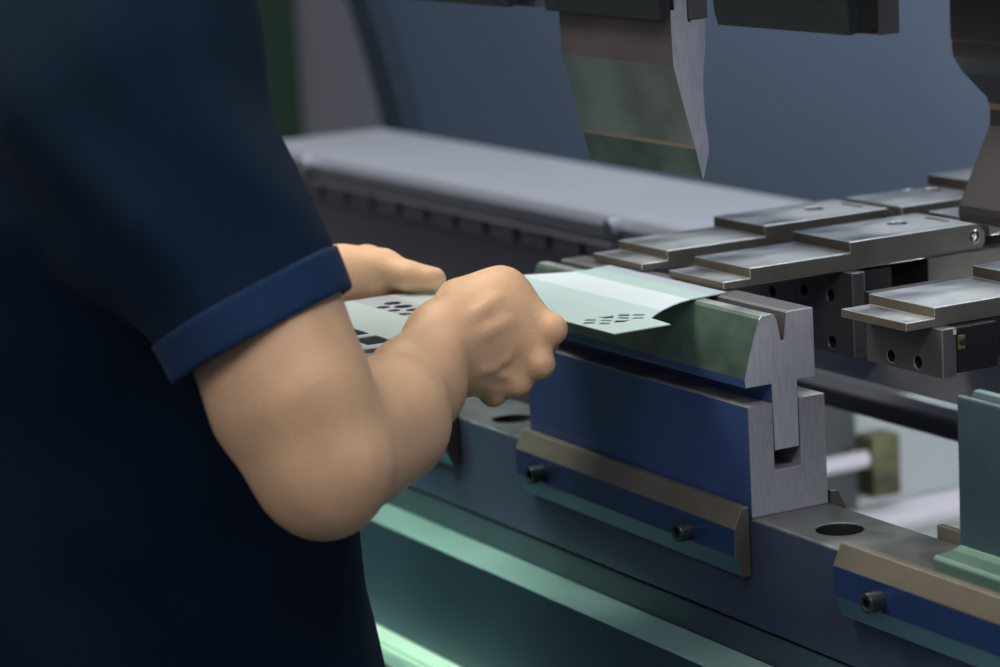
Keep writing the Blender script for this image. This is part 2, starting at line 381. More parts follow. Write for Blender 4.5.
# ================================================================== SHEET
def sheet():
    z0, z1 = 0.1441, 0.1449
    cu = bpy.data.curves.new('sheet', 'CURVE'); cu.dimensions = '2D'; cu.fill_mode = 'BOTH'; cu.extrude = (z1 - z0) / 2
    outer = [(-0.0879, 0.0438), (-0.0840, 0.0105), (-0.0800, -0.0010), (-0.0740, -0.0115), (-0.0640, -0.0260), (-0.0530, -0.0390), (-0.0424, -0.050),
             (-0.0138, -0.052), (-0.0127, -0.0977), (-0.0748, -0.0987), (-0.110, -0.108), (-0.124, -0.160), (-0.113, -0.186), (-0.072, -0.226), (-0.066, -0.285), (-0.262, -0.285), (-0.266, -0.03),
             (-0.2475, 0.0095), (-0.2515, 0.0125), (-0.2475, 0.018), (-0.2530, 0.0438)]
    holes = [
     [(-0.0682, -0.0891), (-0.0723, -0.0841), (-0.0667, -0.0797), (-0.0622, -0.0832)], [(-0.0593, -0.096), (-0.0638, -0.0904), (-0.0587, -0.0853), (-0.0538, -0.0894)],
     [(-0.0719, -0.077), (-0.0704, -0.0629), (-0.0625, -0.0688), (-0.064, -0.0736)], [(-0.06, -0.0821), (-0.0624, -0.0777), (-0.0566, -0.0731), (-0.0523, -0.0767)],
     [(-0.0497, -0.0887), (-0.0539, -0.0839), (-0.0481, -0.0793), (-0.0436, -0.0837)], [(-0.0468, -0.0779), (-0.0539, -0.0715), (-0.0465, -0.063), (-0.0437, -0.0716)],
     [(-0.067, -0.0629), (-0.0717, -0.0573), (-0.0667, -0.0524), (-0.0605, -0.0566)], [(-0.059, -0.0676), (-0.0634, -0.0628), (-0.0568, -0.0585), (-0.052, -0.0629)],
     [(-0.0601, -0.055), (-0.064, -0.0497), (-0.0578, -0.0447), (-0.054, -0.049)], [(-0.0504, -0.0613), (-0.0538, -0.0567), (-0.0486, -0.0516), (-0.0446, -0.0555)],
     [(-0.180, -0.2375), (-0.180, -0.2232), (-0.137, -0.2229), (-0.1365, -0.2382)], [(-0.129, -0.2422), (-0.1282, -0.2224), (-0.099, -0.2232), (-0.0992, -0.2429)],
     [(-0.0905, -0.2567), (-0.0885, -0.2391), (-0.0730, -0.2395), (-0.070, -0.2631)]]
    for cx, cy, r in [(-0.2314, -0.1569, 0.0066), (-0.2219, -0.1695, 0.0053), (-0.2137, -0.1569, 0.0070), (-0.2042, -0.1693, 0.0048),
                      (-0.1958, -0.1577, 0.0057), (-0.1854, -0.1699, 0.0048), (-0.1783, -0.1596, 0.0046), (-0.1685, -0.1700, 0.0046)]:
        holes.append([(cx + r * math.cos(a * math.pi / 12), cy + r * math.sin(a * math.pi / 12)) for a in range(24)])
    for poly in [outer] + holes:
        s = cu.splines.new('POLY'); s.points.add(len(poly) - 1); s.use_cyclic_u = True
        for p, (x, y) in zip(s.points, poly): p.co = (x, y, 0, 1)
    to = bpy.data.objects.new('t', cu); COL.objects.link(to); bpy.context.view_layer.update()
    me = bpy.data.meshes.new_from_object(to.evaluated_get(bpy.context.evaluated_depsgraph_get()))
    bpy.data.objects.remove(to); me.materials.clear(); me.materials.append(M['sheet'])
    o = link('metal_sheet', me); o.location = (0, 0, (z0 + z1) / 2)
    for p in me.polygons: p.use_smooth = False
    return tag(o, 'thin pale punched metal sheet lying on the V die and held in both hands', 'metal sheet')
sheet()

# ================================================================== BACK GAUGE FINGERS
def finger(x0, x1, label, dots=False):
    f = thing('gauge_finger', label, 'gauge finger', ((x0 + x1) / 2, 0.16, 0.1445), 'stepped back gauge fingers')
    prof = [(0.048, 0.1446), (0.048, 0.1502), (0.0715, 0.1502), (0.0715, 0.1575), (0.162, 0.1575), (0.162, 0.1657), (0.281, 0.1657), (0.2890, 0.158), (0.2890, 0.1505), (0.285, 0.1446)]
    b = finish('finger_plate', prism_x(prof, x0, x1), [M['side'], M['top'], M['front'], M['side']], f, pick=by_normal(1, 2, 0, 3), bevel=0.00035)
    xm = x0 + 0.029
    carve(b, [cyl_bm((xm, 0.240, 0.158), (xm, 0.240, 0.18), 0.0082, 36), box_bm(x0 + 0.02, x0 + 0.052, 0.2700, 0.2745, 0.152, 0.18),
              cyl_bm((x1 - 0.004, 0.2795, 0.1553), (x1 + 0.01, 0.2795, 0.1553), 0.0050, 28)])
    highlight_edges(b)
    bb = cyl_bm((xm, 0.240, 0.1575), (xm, 0.240, 0.1648), 0.0066, 32, r2=0.0048)
    finish('top_screw', bb, M['chrome'], f, bevel=0.0008)
    bb = bmesh.new(); bmesh.ops.create_uvsphere(bb, u_segments=20, v_segments=12, radius=0.0030)
    bmesh.ops.translate(bb, vec=(x1 - 0.0015, 0.2795, 0.1553), verts=bb.verts)
    finish('pivot_pin', bb, M['chrome'], f, smooth=True)
    if dots:
        db = bmesh.new()
        for dy, dz in ((0, 0), (0.0015, 0.004), (0.005, 0.0035), (0.0052, 0.0012), (0.0050, -0.0010), (0.0008, -0.0008), (0.0046, 0.0050)):
            box_bm(x1, x1 + 0.0002, 0.178 + dy, 0.1787 + dy, 0.1505 + dz, 0.1512 + dz, db)
        finish('dot_mark', db, M['chrome'], f)
    return f
def slide(x0, x1, y0, zb, label, holes, right):
    """block under a finger"""
    s = thing('gauge_block', label, 'gauge block', ((x0 + x1) / 2, y0 + 0.02, zb), 'dark steel blocks under the gauge fingers')
    b = finish('front_block', box_bm(x0, x1, y0, y0 + 0.0115, zb, 0.1442), [M['block'], M['side']], s, pick=by_normal(1, 0, 0, 0), bevel=0.0006)
    carve(b, [cyl_bm((x, y0 - 0.01, z), (x, y0 + 0.010, z), r, 28) for x, z, r in holes])
    highlight_edges(b, M['edgesoft'])
    return s
finger(0.0478, 0.1212, 'nearest stepped steel gauge finger at the right edge of the picture')
finger(-0.1730, -0.0985, 'middle stepped steel gauge finger with dotted mark, its tip touching the corner of the sheet', dots=True)
finger(-0.2842, -0.2115, 'farthest stepped steel gauge finger, in front of the pale rail cover')
slide(0.0460, 0.1310, 0.070, 0.1105, 'dark two-holed steel block under the nearest gauge finger', [(0.0734, 0.1178, 0.0044), (0.1036, 0.1178, 0.0044)], 0)
slide(-0.2450, -0.0872, 0.155, 0.0800, 'tall dark steel block with round holes under the middle gauge finger',
      [(-0.1942, 0.1165, 0.0052), (-0.1512, 0.1234, 0.0052), (-0.1158, 0.1235, 0.0052), (-0.1159, 0.0878, 0.0052), (-0.19, 0.095, 0.0052)], 0)
# arms behind the fingers
for x0, x1, lab in ((-0.2860, -0.2090, 'flat gauge plate with round screw behind the farthest finger'),
                    (-0.1745, -0.0975, 'flat gauge plate behind the middle finger, mostly hidden by the curved punch'),
                    (0.0440, 0.1210, 'flat gauge plate behind the nearest finger')):
    a = thing('rear_gauge_plate', lab, 'gauge plate', ((x0 + x1) / 2, 0.36, 0.1442))
    pb = finish('arm_plate', prism_x([(0.2935, 0.1545), (0.2935, 0.1655), (0.378, 0.1655), (0.378, 0.1755), (0.46, 0.1755), (0.46, 0.1545)], x0, x1),
           [M['side'], M['top'], M['front']], a, pick=by_normal(1, 2, 0, 0), bevel=0.0006)
    carve(pb, [cyl_bm((x0 + 0.022, 0.366, 0.160), (x0 + 0.022, 0.366, 0.18), 0.0085, 32), cyl_bm((x0 + 0.008, 0.352, 0.160), (x0 + 0.008, 0.352, 0.18), 0.0040, 20)])
    highlight_edges(pb)
    finish('arm_screw', cyl_bm((x0 + 0.022, 0.366, 0.1598), (x0 + 0.022, 0.366, 0.1640), 0.0068, 28), M['chrome'], a, bevel=0.001)
    finish('arm_body', box_bm(x0 - 0.010, x1 + 0.0012, 0.2325, 0.46, 0.098, 0.1442), [M['side'], M['top'], M['darkblock']], a, pick=by_normal(1, 2, 0, 0), bevel=0.0006)
# sensor behind the near block
sn = thing('gauge_sensor', 'black sensor housing with small brass screw plate under the nearest gauge finger', 'sensor', (0.11, 0.098, 0.112))
finish('housing', box_bm(0.070, 0.131, 0.0822, 0.1165, 0.1125, 0.1440), M['black'], sn, bevel=0.001)
finish('brass_plate', box_bm(0.1308, 0.1320, 0.0825, 0.0885, 0.1290, 0.1385), M['brass'], sn, bevel=0.0003)
finish('screw', cyl_bm((0.1315, 0.0860, 0.1340), (0.1335, 0.0860, 0.1340), 0.0026, 20), M['screw'], sn, bevel=0.0004)
finish('label_tab', box_bm(0.1300, 0.1316, 0.0790, 0.0815, 0.1395, 0.1430), M['rod'], sn)

cb = thing('gauge_crossbeam', 'smooth grey crossbeam running behind the die under the gauge blocks', 'machine beam', (0.1, 0.23, 0.05))
finish('beam_body', box_bm(-0.30, 0.9, 0.20, 0.232, 0.047, 0.108), M['crossbeam'], cb, bevel=0.002)
finish('support_post', box_bm(0.78, 0.88, 0.20, 0.26, FZ, 0.047), M['crossbeam'], cb, bevel=0.002)
finish('bracket', box_bm(-0.26, -0.10, 0.1668, 0.2005, 0.082, 0.142), M['darkblock'], cb)
finish('bracket', box_bm(-0.02, 0.125, 0.1170, 0.2005, 0.118, 0.1442), M['darkblock'], cb)
sh = finish('cross_shaft', box_bm(-0.45, 0.9, 0.30, 0.328, -0.021, -0.003), M['darkbar'], bevel=0.003)
tag(sh, 'dark square shaft crossing behind the die, below the grey crossbeam', 'shaft')
g1 = thing('guide_rod', 'thin pale steel rod ending in a blurred olive bearing block behind the die', 'guide rod', (-0.75, 0.60, -0.199))
finish('rod', cyl_bm((-0.75, 0.565, -0.199), (-0.75, 0.66, -0.199), 0.0095, 24), M['rod'], g1, smooth=False, bevel=0.001)
finish('bearing_block', box_bm(-0.765, -0.735, 0.641, 0.676, -0.240, -0.174), M['olive'], g1, bevel=0.003)
finish('mount_plate', box_bm(-0.80, -0.77, 0.645, 0.899, -0.33, -0.15), M['lightpanel'], g1, bevel=0.003)
g2 = finish('guide_tube', cyl_bm((-0.75, 0.565, -0.2700), (-0.75, 0.899, -0.2700), 0.0185, 32), M['rod'], bevel=0.001)
tag(g2, 'thick pale blurred tube low behind the beam, below the thinner rod', 'guide tube')

# ================================================================== UPPER TOOLING
def punch_holder(x0, x1, label, chamfer=0.0):
    h = thing('punch_holder', label, 'punch holder', ((x0 + x1) / 2, 0.02, 0.42), None)
    prof = [(0.0, 0.346), (0.0068, 0.3475), (0.0085, 0.352), (0.0085, 0.42), (-0.008, 0.42), (-0.008, 0.40), (-0.002, 0.372)]
    c = finish('front_clamp', prism_x(prof, x0, x1), M['holder'], h, bevel=0.0008)
    if chamfer:
        cut = prism_y([(x0 - 0.01, 0.34), (x0 + 0.006, 0.34), (x0 - 0.004 - chamfer, 0.375), (x0 - 0.02, 0.375)], -0.05, 0.05)
        carve(c, [cut])
    finish('back_jaw', box_bm(x0 + 0.004, x1 + (0.0), 0.0235, 0.0400, 0.3445, 0.42), [M['holder'], M['block'], M['end']], h, bevel=0.0008,
           pick=by_normal(0, 1, 1, 0))
    finish('web', box_bm(x0 + 0.006, x1 - 0.001, 0.0085, 0.0235, 0.372 if not chamfer else 0.348, 0.42), M['darkblock'], h)
    return h
punch_holder(-0.2565, -0.0926, 'black clamp holder gripping the straight punch above the sheet')
punch_holder(-0.0225, 0.1340, 'empty black clamp holder between the straight punch and the right-hand punch', chamfer=0.004)
punch_holder(-0.62, -0.3130, 'black clamp holder at the top left of the punch row')

pu = thing('straight_punch', 'straight steel punch with angled green-tinted blade hanging above the sheet', 'punch', (-0.172, 0.02, 0.345))
prof = [(0.0120, 0.372), (0.0120, 0.3525), (0.0090, 0.3520), (0.0090, 0.3480), (0.0088, 0.3430), (0.0093, 0.3127), (0.0170, 0.2820), (0.0245, 0.2540), (0.0252, 0.2510), (0.0303, 0.2296), (0.0312, 0.2296),
        (0.0368, 0.2480), (0.0362, 0.2580), (0.0345, 0.2750), (0.0340, 0.2980), (0.0358, 0.3150), (0.0375, 0.3270), (0.0378, 0.3435), (0.0262, 0.3440), (0.0246, 0.3425), (0.0229, 0.3440), (0.0229, 0.372)]
def pupick(f):
    n = f.normal
    if abs(n.x) > 0.6: return 1
    c = f.calc_center_median()
    if c.z > 0.3127: return 0
    if c.z > 0.254: return 2
    if c.z > 0.2515: return 4
    return 3
finish('blade', prism_x([(y, z) for y, z in prof], -0.2512, -0.0931), [M['punchtop'], M['end'], M['punchface'], M['punchtip'], M['punchline']], pu, bevel=0.0003)
ob = pu.children[0]
for p in ob.data.polygons:
    z = p.center.z + pu.location.z
    if abs(p.normal.x) > 0.6: p.material_index = 1
    elif z > 0.3127: p.material_index = 0
    elif z > 0.2540: p.material_index = 2
    elif z > 0.2514: p.material_index = 4
    else: p.material_index = 3

gp = thing('gooseneck_punch', 'dark curved gooseneck punch cut off by the right edge of the picture', 'punch', (0.32, 0.04, 0.345))
M['goose'] = mat('gooseneck_steel', (0.046, 0.043, 0.046), 0.5, 0.45, 0.1, 20)
M['goosedark'] = mat('gooseneck_throat_steel', (0.075, 0.085, 0.095), 0.5, 0.45, 0.1, 20)
prof = [(0.0262, 0.42), (0.0262, 0.3455), (0.0272, 0.3445), (0.0272, 0.338), (0.0280, 0.3345), (0.0350, 0.3240), (0.0535, 0.3065), (0.0552, 0.3025), (0.0558, 0.2985), (0.0560, 0.2945), (0.0555, 0.2882),
        (0.0300, 0.2405), (0.0293, 0.2360), (0.0300, 0.2310), (0.0318, 0.2298), (0.0420, 0.2298), (0.078, 0.2800), (0.084, 0.295), (0.082, 0.312), (0.060, 0.338), (0.057, 0.346), (0.057, 0.42)]
gb = finish('blade', prism_x(prof, 0.2036, 0.45), [M['goose'], M['goosedark'], M['punchline']], gp, bevel=0.0006)
for p in gb.data.polygons:
    z = p.center.z + gp.location.z; y = p.center.y + gp.location.y
    if abs(p.normal.x) < 0.5 and p.normal.y < 0:
        if 0.3045 < z < 0.336: p.material_index = 1
        elif 0.2965 < z < 0.3035: p.material_index = 2

# ================================================================== THE OPERATOR (signed-distance modelling)
VOX = 0.0030
class Prim:
    __slots__ = ('a', 'b', 'ra', 'rb', 'k', 's', 'c', 'R', 'op')
    def __init__(s, a, b, ra, rb, k=0.004, scale=None, op='+'):
        s.a = np.array(a, float); s.b = np.array(b, float); s.ra = ra; s.rb = rb; s.k = k; s.op = op
        s.s = None if scale is None else np.array(scale, float)   # per-axis squeeze about a
        s.c = (s.a + s.b) / 2
        m = max(ra, rb) * (1 if scale is None else 1 / min(1, min(scale)))
        s.R = np.linalg.norm(s.b - s.a) / 2 + m + (0 if scale is None else 0.5 * (k + 0.05))
    def d(s, p):
        a, b = s.a, s.b
        if s.s is not None: p = (p - a) * s.s; b = (b - a) * s.s; q = p
        else: q = p - a; b = b - a
        L = float(b @ b)
        if L < 1e-12: r = np.sqrt((q * q).sum(-1)) - s.ra
        else:
            t = np.clip((q @ b) / L, 0, 1)
            v = q - t[..., None] * b
            r = np.sqrt((v * v).sum(-1)) - (s.ra + (s.rb - s.ra) * t)
        if s.s is not None: r = r / max(s.s)
        return r
def smin(a, b, k):
    h = np.maximum(k - np.abs(a - b), 0) / k
    return np.minimum(a, b) - h * h * k * 0.25
def eval_prims(prims, p):
    d = np.full(p.shape[:-1], 1e3)
    for q in prims:
        e = q.d(p)
        if q.op == '+': d = smin(d, e, q.k)
        else: d = -smin(-d, e, q.k)
    return d
def mesh_sdf(name, prims, mats, parent=None, vox=VOX, post=None, margin=0.012, main_only=False, use_all=False):
    lo = np.min([q.c - q.R for q in prims if q.op == '+'], 0) - 0.03; hi = np.max([q.c + q.R for q in prims if q.op == '+'], 0) + 0.03
    B = 8; bs = B * vox
    nb = np.ceil((hi - lo) / bs).astype(int)
    # coarse pass: a block is live when its centre is close to the surface
    gx, gy, gz = [lo[i] + (np.arange(nb[i]) + 0.5) * bs for i in range(3)]
    half = bs * 0.8660254
    live = np.zeros(nb, bool)
    near = {}; km = max(q.k for q in prims)
    for q in prims:                                    # candidate prims of each block
        i0 = np.maximum(((q.c - q.R - km - margin - half - lo) / bs).astype(int), 0)
        i1 = np.minimum(((q.c + q.R + km + margin + half - lo) / bs).astype(int) + 1, nb)
        if np.any(i1 <= i0): continue
        X, Y, Z = np.meshgrid(gx[i0[0]:i1[0]], gy[i0[1]:i1[1]], gz[i0[2]:i1[2]], indexing='ij')
        e = q.d(np.stack([X, Y, Z], -1))
        sc = 1.0 if q.s is None else max(q.s) / min(q.s)
        ok = e < (half + margin + km)
        for ijk in np.argwhere(ok):
            near.setdefault((ijk[0] + i0[0], ijk[1] + i0[1], ijk[2] + i0[2]), []).append(q)
    st = nb * B + 2
    ax = np.arange(B + 1) * vox
    LX, LY, LZ = np.meshgrid(ax, ax, ax, indexing='ij'); loc = np.stack([LX, LY, LZ], -1)
    cen = np.array([bs / 2] * 3)
    K = []; V = []; Q = []
    def key(i, j, k): return (i.astype(np.int64) * st[1] + j) * st[2] + k
    for (bi, bj, bk), pl in near.items():
        o = lo + np.array([bi, bj, bk]) * bs
        if use_all: pl = prims
        dc = eval_prims(pl, (o + cen)[None])[0]
        if post: 
            if dc > half * 1.3 + 0.03 or dc < -half * 1.6 - 0.03: continue
        elif dc > half * 1.3 + 0.004 or dc < -half * 1.6 - 0.02: continue
        p = o + loc
        d = eval_prims(pl, p)
        if post: d = post(p, d)
        sg = d < 0
        if sg.all() or not sg.any(): continue
        base = np.array([bi, bj, bk]) * B
        # cell vertices
        acc = np.zeros((B, B, B, 3)); cnt = np.zeros((B, B, B))
        for axis in range(3):
            sl0 = [slice(None)] * 3; sl1 = [slice(None)] * 3; sl0[axis] = slice(0, B); sl1[axis] = slice(1, B + 1)
            d0 = d[tuple(sl0)]; d1 = d[tuple(sl1)]; cr = (d0 < 0) != (d1 < 0)
            with np.errstate(all='ignore'): t = np.where(cr, d0 / (d0 - d1), 0)
            pos = loc[tuple(sl0)].copy(); pos[..., axis] += t * vox
            o1, o2 = [x for x in range(3) if x != axis]
            for u in (0, 1):
                for v in (0, 1):
                    s = [slice(None)] * 3; s[o1] = slice(u, u + B); s[o2] = slice(v, v + B)
                    c = cr[tuple(s)]; acc += np.where(c[..., None], pos[tuple(s)], 0); cnt += c
            # faces
            idx = np.argwhere(cr)
            if len(idx):
                # only edges owned by this block
                m = (idx[:, o1] < B) & (idx[:, o2] < B); idx = idx[m]
                if len(idx):
                    g = idx + base; flip = d0[tuple(idx.T)] < 0
                    e1 = np.zeros(3, int); e1[o1] = 1; e2 = np.zeros(3, int); e2[o2] = 1
                    q4 = [g, g - e1, g - e1 - e2, g - e2]
                    kk = np.stack([key(*q.T) for q in q4], 1)
                    par = (axis == 1)
                    fl = flip ^ par
                    kk[~fl] = kk[~fl][:, ::-1]
                    Q.append(kk)
        mk = cnt > 0
        ci = np.argwhere(mk)
        K.append(key(*(ci + base).T)); V.append(acc[mk] / cnt[mk][:, None] + o)
    K = np.concatenate(K); V = np.concatenate(V); Q = np.concatenate(Q)
    order = np.argsort(K); K = K[order]; V = V[order]
    ix = np.searchsorted(K, Q); ix = np.clip(ix, 0, len(K) - 1)
    good = (K[ix] == Q).all(1); F = ix[good]
    if main_only:                                      # drop stray specks, keep the largest piece
        par = list(range(len(V)))
        def root(i):
            while par[i] != i: par[i] = par[par[i]]; i = par[i]
            return i
        for a, b, c, d in F.tolist():
            ra = root(a)
            for o_ in (b, c, d):
                rb = root(o_)
                if rb != ra: par[rb] = ra
        lab = np.array([root(i) for i in range(len(V))]); ids, n = np.unique(lab[F[:, 0]], return_counts=True)
        F = F[lab[F[:, 0]] == ids[np.argmax(n)]]
        used, inv = np.unique(F, return_inverse=True); V = V[used]; F = inv.reshape(-1, 4)
    w = np.zeros(3); q = parent
    while q is not None: w += np.array(q.location); q = q.parent
    me = bpy.data.meshes.new(name)
    me.vertices.add(len(V)); me.vertices.foreach_set('co', (V - w).astype(np.float32).ravel())
    me.loops.add(len(F) * 4); me.loops.foreach_set('vertex_index', F.astype(np.int32).ravel())
    me.polygons.add(len(F)); me.polygons.foreach_set('loop_start', np.arange(len(F), dtype=np.int32) * 4)
    me.update(calc_edges=True); me.validate()
    me.polygons.foreach_set('use_smooth', np.ones(len(me.polygons), bool)); me.update()
    me.materials.append(mats)
    o = link(name, me, parent)
    md = o.modifiers.new('smooth', 'SMOOTH'); md.factor = 0.5; md.iterations = 2
    return o

def V3(*a): return np.array(a, float)
# --- right arm
shR = V3(-0.100, -0.412, 0.385); el = V3(0.0610, -0.3565, 0.1095); wr = V3(-0.1111, -0.1839, 0.1313)
B_ = []
def add(a, b, ra, rb, k=0.004, scale=None, op='+'): B_.append(Prim(a, b, ra, rb, k, scale, op))
# torso, hips, neck, head
cx = -0.262
add((cx, -0.385, -0.10), (cx, -0.385, 0.02), 0.160, 0.150, 0.04, (1, 1.35, 1))
add((cx, -0.385, 0.02), (cx, -0.400, 0.26), 0.148, 0.165, 0.05, (1, 1.42, 1))
add((cx, -0.400, 0.26), (cx, -0.400, 0.34), 0.165, 0.125, 0.05, (1, 1.42, 1))
add((cx - 0.16, -0.400, 0.385), (cx + 0.16, -0.400, 0.385), 0.058, 0.058, 0.06)
add((cx, -0.400, 0.38), (cx, -0.370, 0.50), 0.064, 0.056, 0.04)
H = V3(cx, -0.340, 0.600)
add(H, H + V3(0, -0.012, 0.030), 0.080, 0.086, 0.02, (1.12, 0.92, 0.86))
add(H + V3(0, 0.050, -0.060), H + V3(0, 0.030, -0.030), 0.040, 0.056, 0.03, (1.05, 1, 1))
add(H + V3(0, 0.084, -0.005), H + V3(0, 0.104, -0.030), 0.008, 0.013, 0.012)            # nose
add(H + V3(-0.008, 0.096, -0.032), H + V3(0.008, 0.096, -0.032), 0.008, 0.008, 0.006)
for s in (-1, 1):
    add(H + V3(s * 0.032, 0.083, 0.012), H + V3(s * 0.032, 0.083, 0.012), 0.014, 0.014, 0.010, op='-')   # eye sockets
    add(H + V3(s * 0.032, 0.073, 0.010), H + V3(s * 0.032, 0.073, 0.010), 0.0125, 0.0125, 0.003)
    add(H + V3(s * 0.016, 0.084, 0.027), H + V3(s * 0.046, 0.074, 0.025), 0.007, 0.006, 0.012)           # brow
    add(H + V3(s * 0.078, -0.010, 0.012), H + V3(s * 0.076, -0.004, -0.022), 0.012, 0.008, 0.006, (1.5, 1, 1))  # ears
add(H + V3(-0.020, 0.084, -0.056), H + V3(0.020, 0.084, -0.056), 0.0065, 0.0065, 0.006)  # lips
add(H + V3(-0.017, 0.084, -0.065), H + V3(0.017, 0.084, -0.065), 0.0070, 0.0070, 0.004)
add(H + V3(0, 0.070, -0.092), H + V3(0, 0.070, -0.092), 0.018, 0.018, 0.02)
# legs
for s in (-1, 1):
    hx = cx + s * 0.088
    add((hx, -0.385, -0.12), (hx + s * 0.02, -0.370, -0.54), 0.090, 0.058, 0.04)
    add((hx + s * 0.02, -0.370, -0.54), (hx + s * 0.03, -0.400, -0.93), 0.056, 0.038, 0.02)
    add((hx + s * 0.02, -0.390, -0.66), (hx + s * 0.025, -0.400, -0.76), 0.050, 0.042, 0.03)
    add((hx + s * 0.03, -0.410, -0.975), (hx + s * 0.05, -0.265, -0.992), 0.034, 0.020, 0.02)
# right upper arm
add(shR, V3(0.0180, -0.3730, 0.1984), 0.060, 0.0475, 0.04)
add(V3(0.0195, -0.3710, 0.1984), V3(0.0450, -0.3670, 0.1495), 0.0465, 0.0450, 0.02)
add(V3(0.0450, -0.3670, 0.1495), el, 0.0450, 0.0370, 0.03)
add(V3(0.062, -0.3600, 0.0960), V3(0.066, -0.3590, 0.0940), 0.0240, 0.0240, 0.03)
add(V3(0.0900, -0.3500, 0.1120), V3(0.0850, -0.3400, 0.1100), 0.0080, 0.0080, 0.022)          # olecranon
# right forearm
add(el, V3(-0.0020, -0.2810, 0.1150), 0.0375, 0.0365, 0.02)
add(V3(0.030, -0.320, 0.110), V3(-0.0011, -0.2810, 0.1120), 0.0385, 0.0360, 0.02)
add(V3(-0.0020, -0.2810, 0.1150), V3(-0.0560, -0.2300, 0.1215), 0.0350, 0.0270, 0.02)
add(V3(-0.0540, -0.2280, 0.1230), V3(-0.1020, -0.1850, 0.1390), 0.0235, 0.0195, 0.02)
add(V3(-0.0600, -0.2330, 0.1190), V3(-0.1040, -0.1880, 0.1260), 0.0262, 0.0205, 0.03)
# right hand (back of the hand towards the picture)
wa = V3(-0.1060, -0.1780, 0.1420); wb = V3(-0.1010, -0.1790, 0.1210)
iM = V3(-0.1115, -0.1310, 0.1640); mM = V3(-0.0985, -0.1290, 0.1460); rM = V3(-0.0945, -0.1375, 0.1265); pM = V3(-0.0970, -0.1530, 0.1095)
iP = V3(-0.0765, -0.1105, 0.1405); mP = V3(-0.0755, -0.1220, 0.1175); rP = V3(-0.0860, -0.1350, 0.1045); pP = V3(-0.0985, -0.1480, 0.0965)
add(wa, iM, 0.0175, 0.0150, 0.016); add(V3(-0.1240, -0.1570, 0.1615), iM, 0.0145, 0.0125, 0.02); add(wa * 0.6 + wb * 0.4, mM, 0.0225, 0.0155, 0.018)
add(wa * 0.3 + wb * 0.7, rM, 0.0215, 0.0135, 0.014); add(wb, pM, 0.0215, 0.0125, 0.014)
add((wa + wb) / 2, (mM + rM) / 2, 0.0225, 0.0170, 0.018); add(wa, (iM + mM) / 2, 0.021, 0.0160, 0.018)
for m_, p_, dd, tt, r0 in ((iM, iP, V3(-0.1010, -0.1020, 0.1260), V3(-0.1230, -0.1000, 0.1310), 0.0102),
                           (mM, mP, V3(-0.1010, -0.1080, 0.1090), V3(-0.1250, -0.1050, 0.1180), 0.0100),
                           (rM, rP, V3(-0.1110, -0.1200, 0.0970), V3(-0.1340, -0.1150, 0.1070), 0.0094),
                           (pM, pP, V3(-0.1190, -0.1350, 0.0930), V3(-0.1360, -0.1300, 0.1010), 0.0084)):
    add(m_, p_, r0 * 1.18, r0 * 0.98, 0.010); add(p_, p_, r0 * 1.04, r0 * 1.04, 0.004)
    add(p_, dd, r0 * 0.96, r0 * 0.86, 0.003); add(dd, tt, r0 * 0.86, r0 * 0.74, 0.003)
# thumb on top of the sheet
tC = V3(-0.1280, -0.1680, 0.1500); tM = V3(-0.1420, -0.1500, 0.1580); tI = V3(-0.1560, -0.1260, 0.1560); tT = V3(-0.1560, -0.1060, 0.1530)
add(V3(-0.1150, -0.1660, 0.1480), tM, 0.0125, 0.0115, 0.014); add(tM, iM, 0.0100, 0.0110, 0.016); add(tM, tI, 0.0125, 0.0102, 0.004); add(tI, tT, 0.0100, 0.0082, 0.003)
# tendons and veins on the back of the right hand
def ridge(pts, r, k=0.0045):
    for a, b in zip(pts, pts[1:]): add(a, b, r, r, k)
# --- left arm and hand
shL = V3(cx - 0.178, -0.400, 0.385); eL = V3(-0.520, -0.360, 0.120); wL = V3(-0.3130, -0.1850, 0.1500)
add(shL, eL, 0.058, 0.042, 0.04); add(eL, eL + (wL - eL) * 0.3, 0.041, 0.042, 0.03)
add(eL + (wL - eL) * 0.3, wL, 0.041, 0.0255, 0.02)
add(wL + V3(0, 0, -0.003), V3(-0.2960, -0.1500, 0.1500), 0.0255, 0.0225, 0.016)
add(wL + V3(-0.018, 0, -0.004), V3(-0.3250, -0.1300, 0.1600), 0.0230, 0.0150, 0.016)
add(V3(-0.3050, -0.1600, 0.1600), V3(-0.2930, -0.1380, 0.1560), 0.0190, 0.0130, 0.014)   # heel of the thumb
add(V3(-0.3020, -0.1600, 0.1570), V3(-0.2850, -0.1365, 0.1610), 0.0180, 0.0150, 0.012)
add(V3(-0.2850, -0.1365, 0.1610), V3(-0.2600, -0.1270, 0.1575), 0.0145, 0.0112, 0.005)
add(V3(-0.2600, -0.1270, 0.1575), V3(-0.2450, -0.1145, 0.1555), 0.0112, 0.0096, 0.004)
add(V3(-0.3050, -0.1450, 0.1560), V3(-0.2990, -0.1160, 0.1545), 0.0125, 0.0092, 0.008)   # index along the sheet
add(V3(-0.2990, -0.1160, 0.1545), V3(-0.2790, -0.1020, 0.1530), 0.0090, 0.0072, 0.003)
for i, (dx, z, r) in enumerate(((-0.016, 0.150, 0.0096), (-0.026, 0.143, 0.0090), (-0.034, 0.137, 0.0080))):
    a = V3(-0.3060 + dx, -0.1350 - i * 0.006, z + 0.008); b = V3(-0.3020 + dx, -0.1050 - i * 0.009, z - 0.004)
    c = V3(-0.2800, -0.1040 - i * 0.011, 0.1330 - i * 0.001); d_ = V3(-0.2620, -0.1130 - i * 0.012, 0.1345)
    add(a, b, r * 1.1, r, 0.008); add(b, c, r * 0.97, r * 0.88, 0.003); add(c, d_, r * 0.86, r * 0.75, 0.003)

person = thing('person', 'person in a navy polo shirt, bare forearms reaching forward to hold the sheet', 'person', (cx, -0.385, FZ))
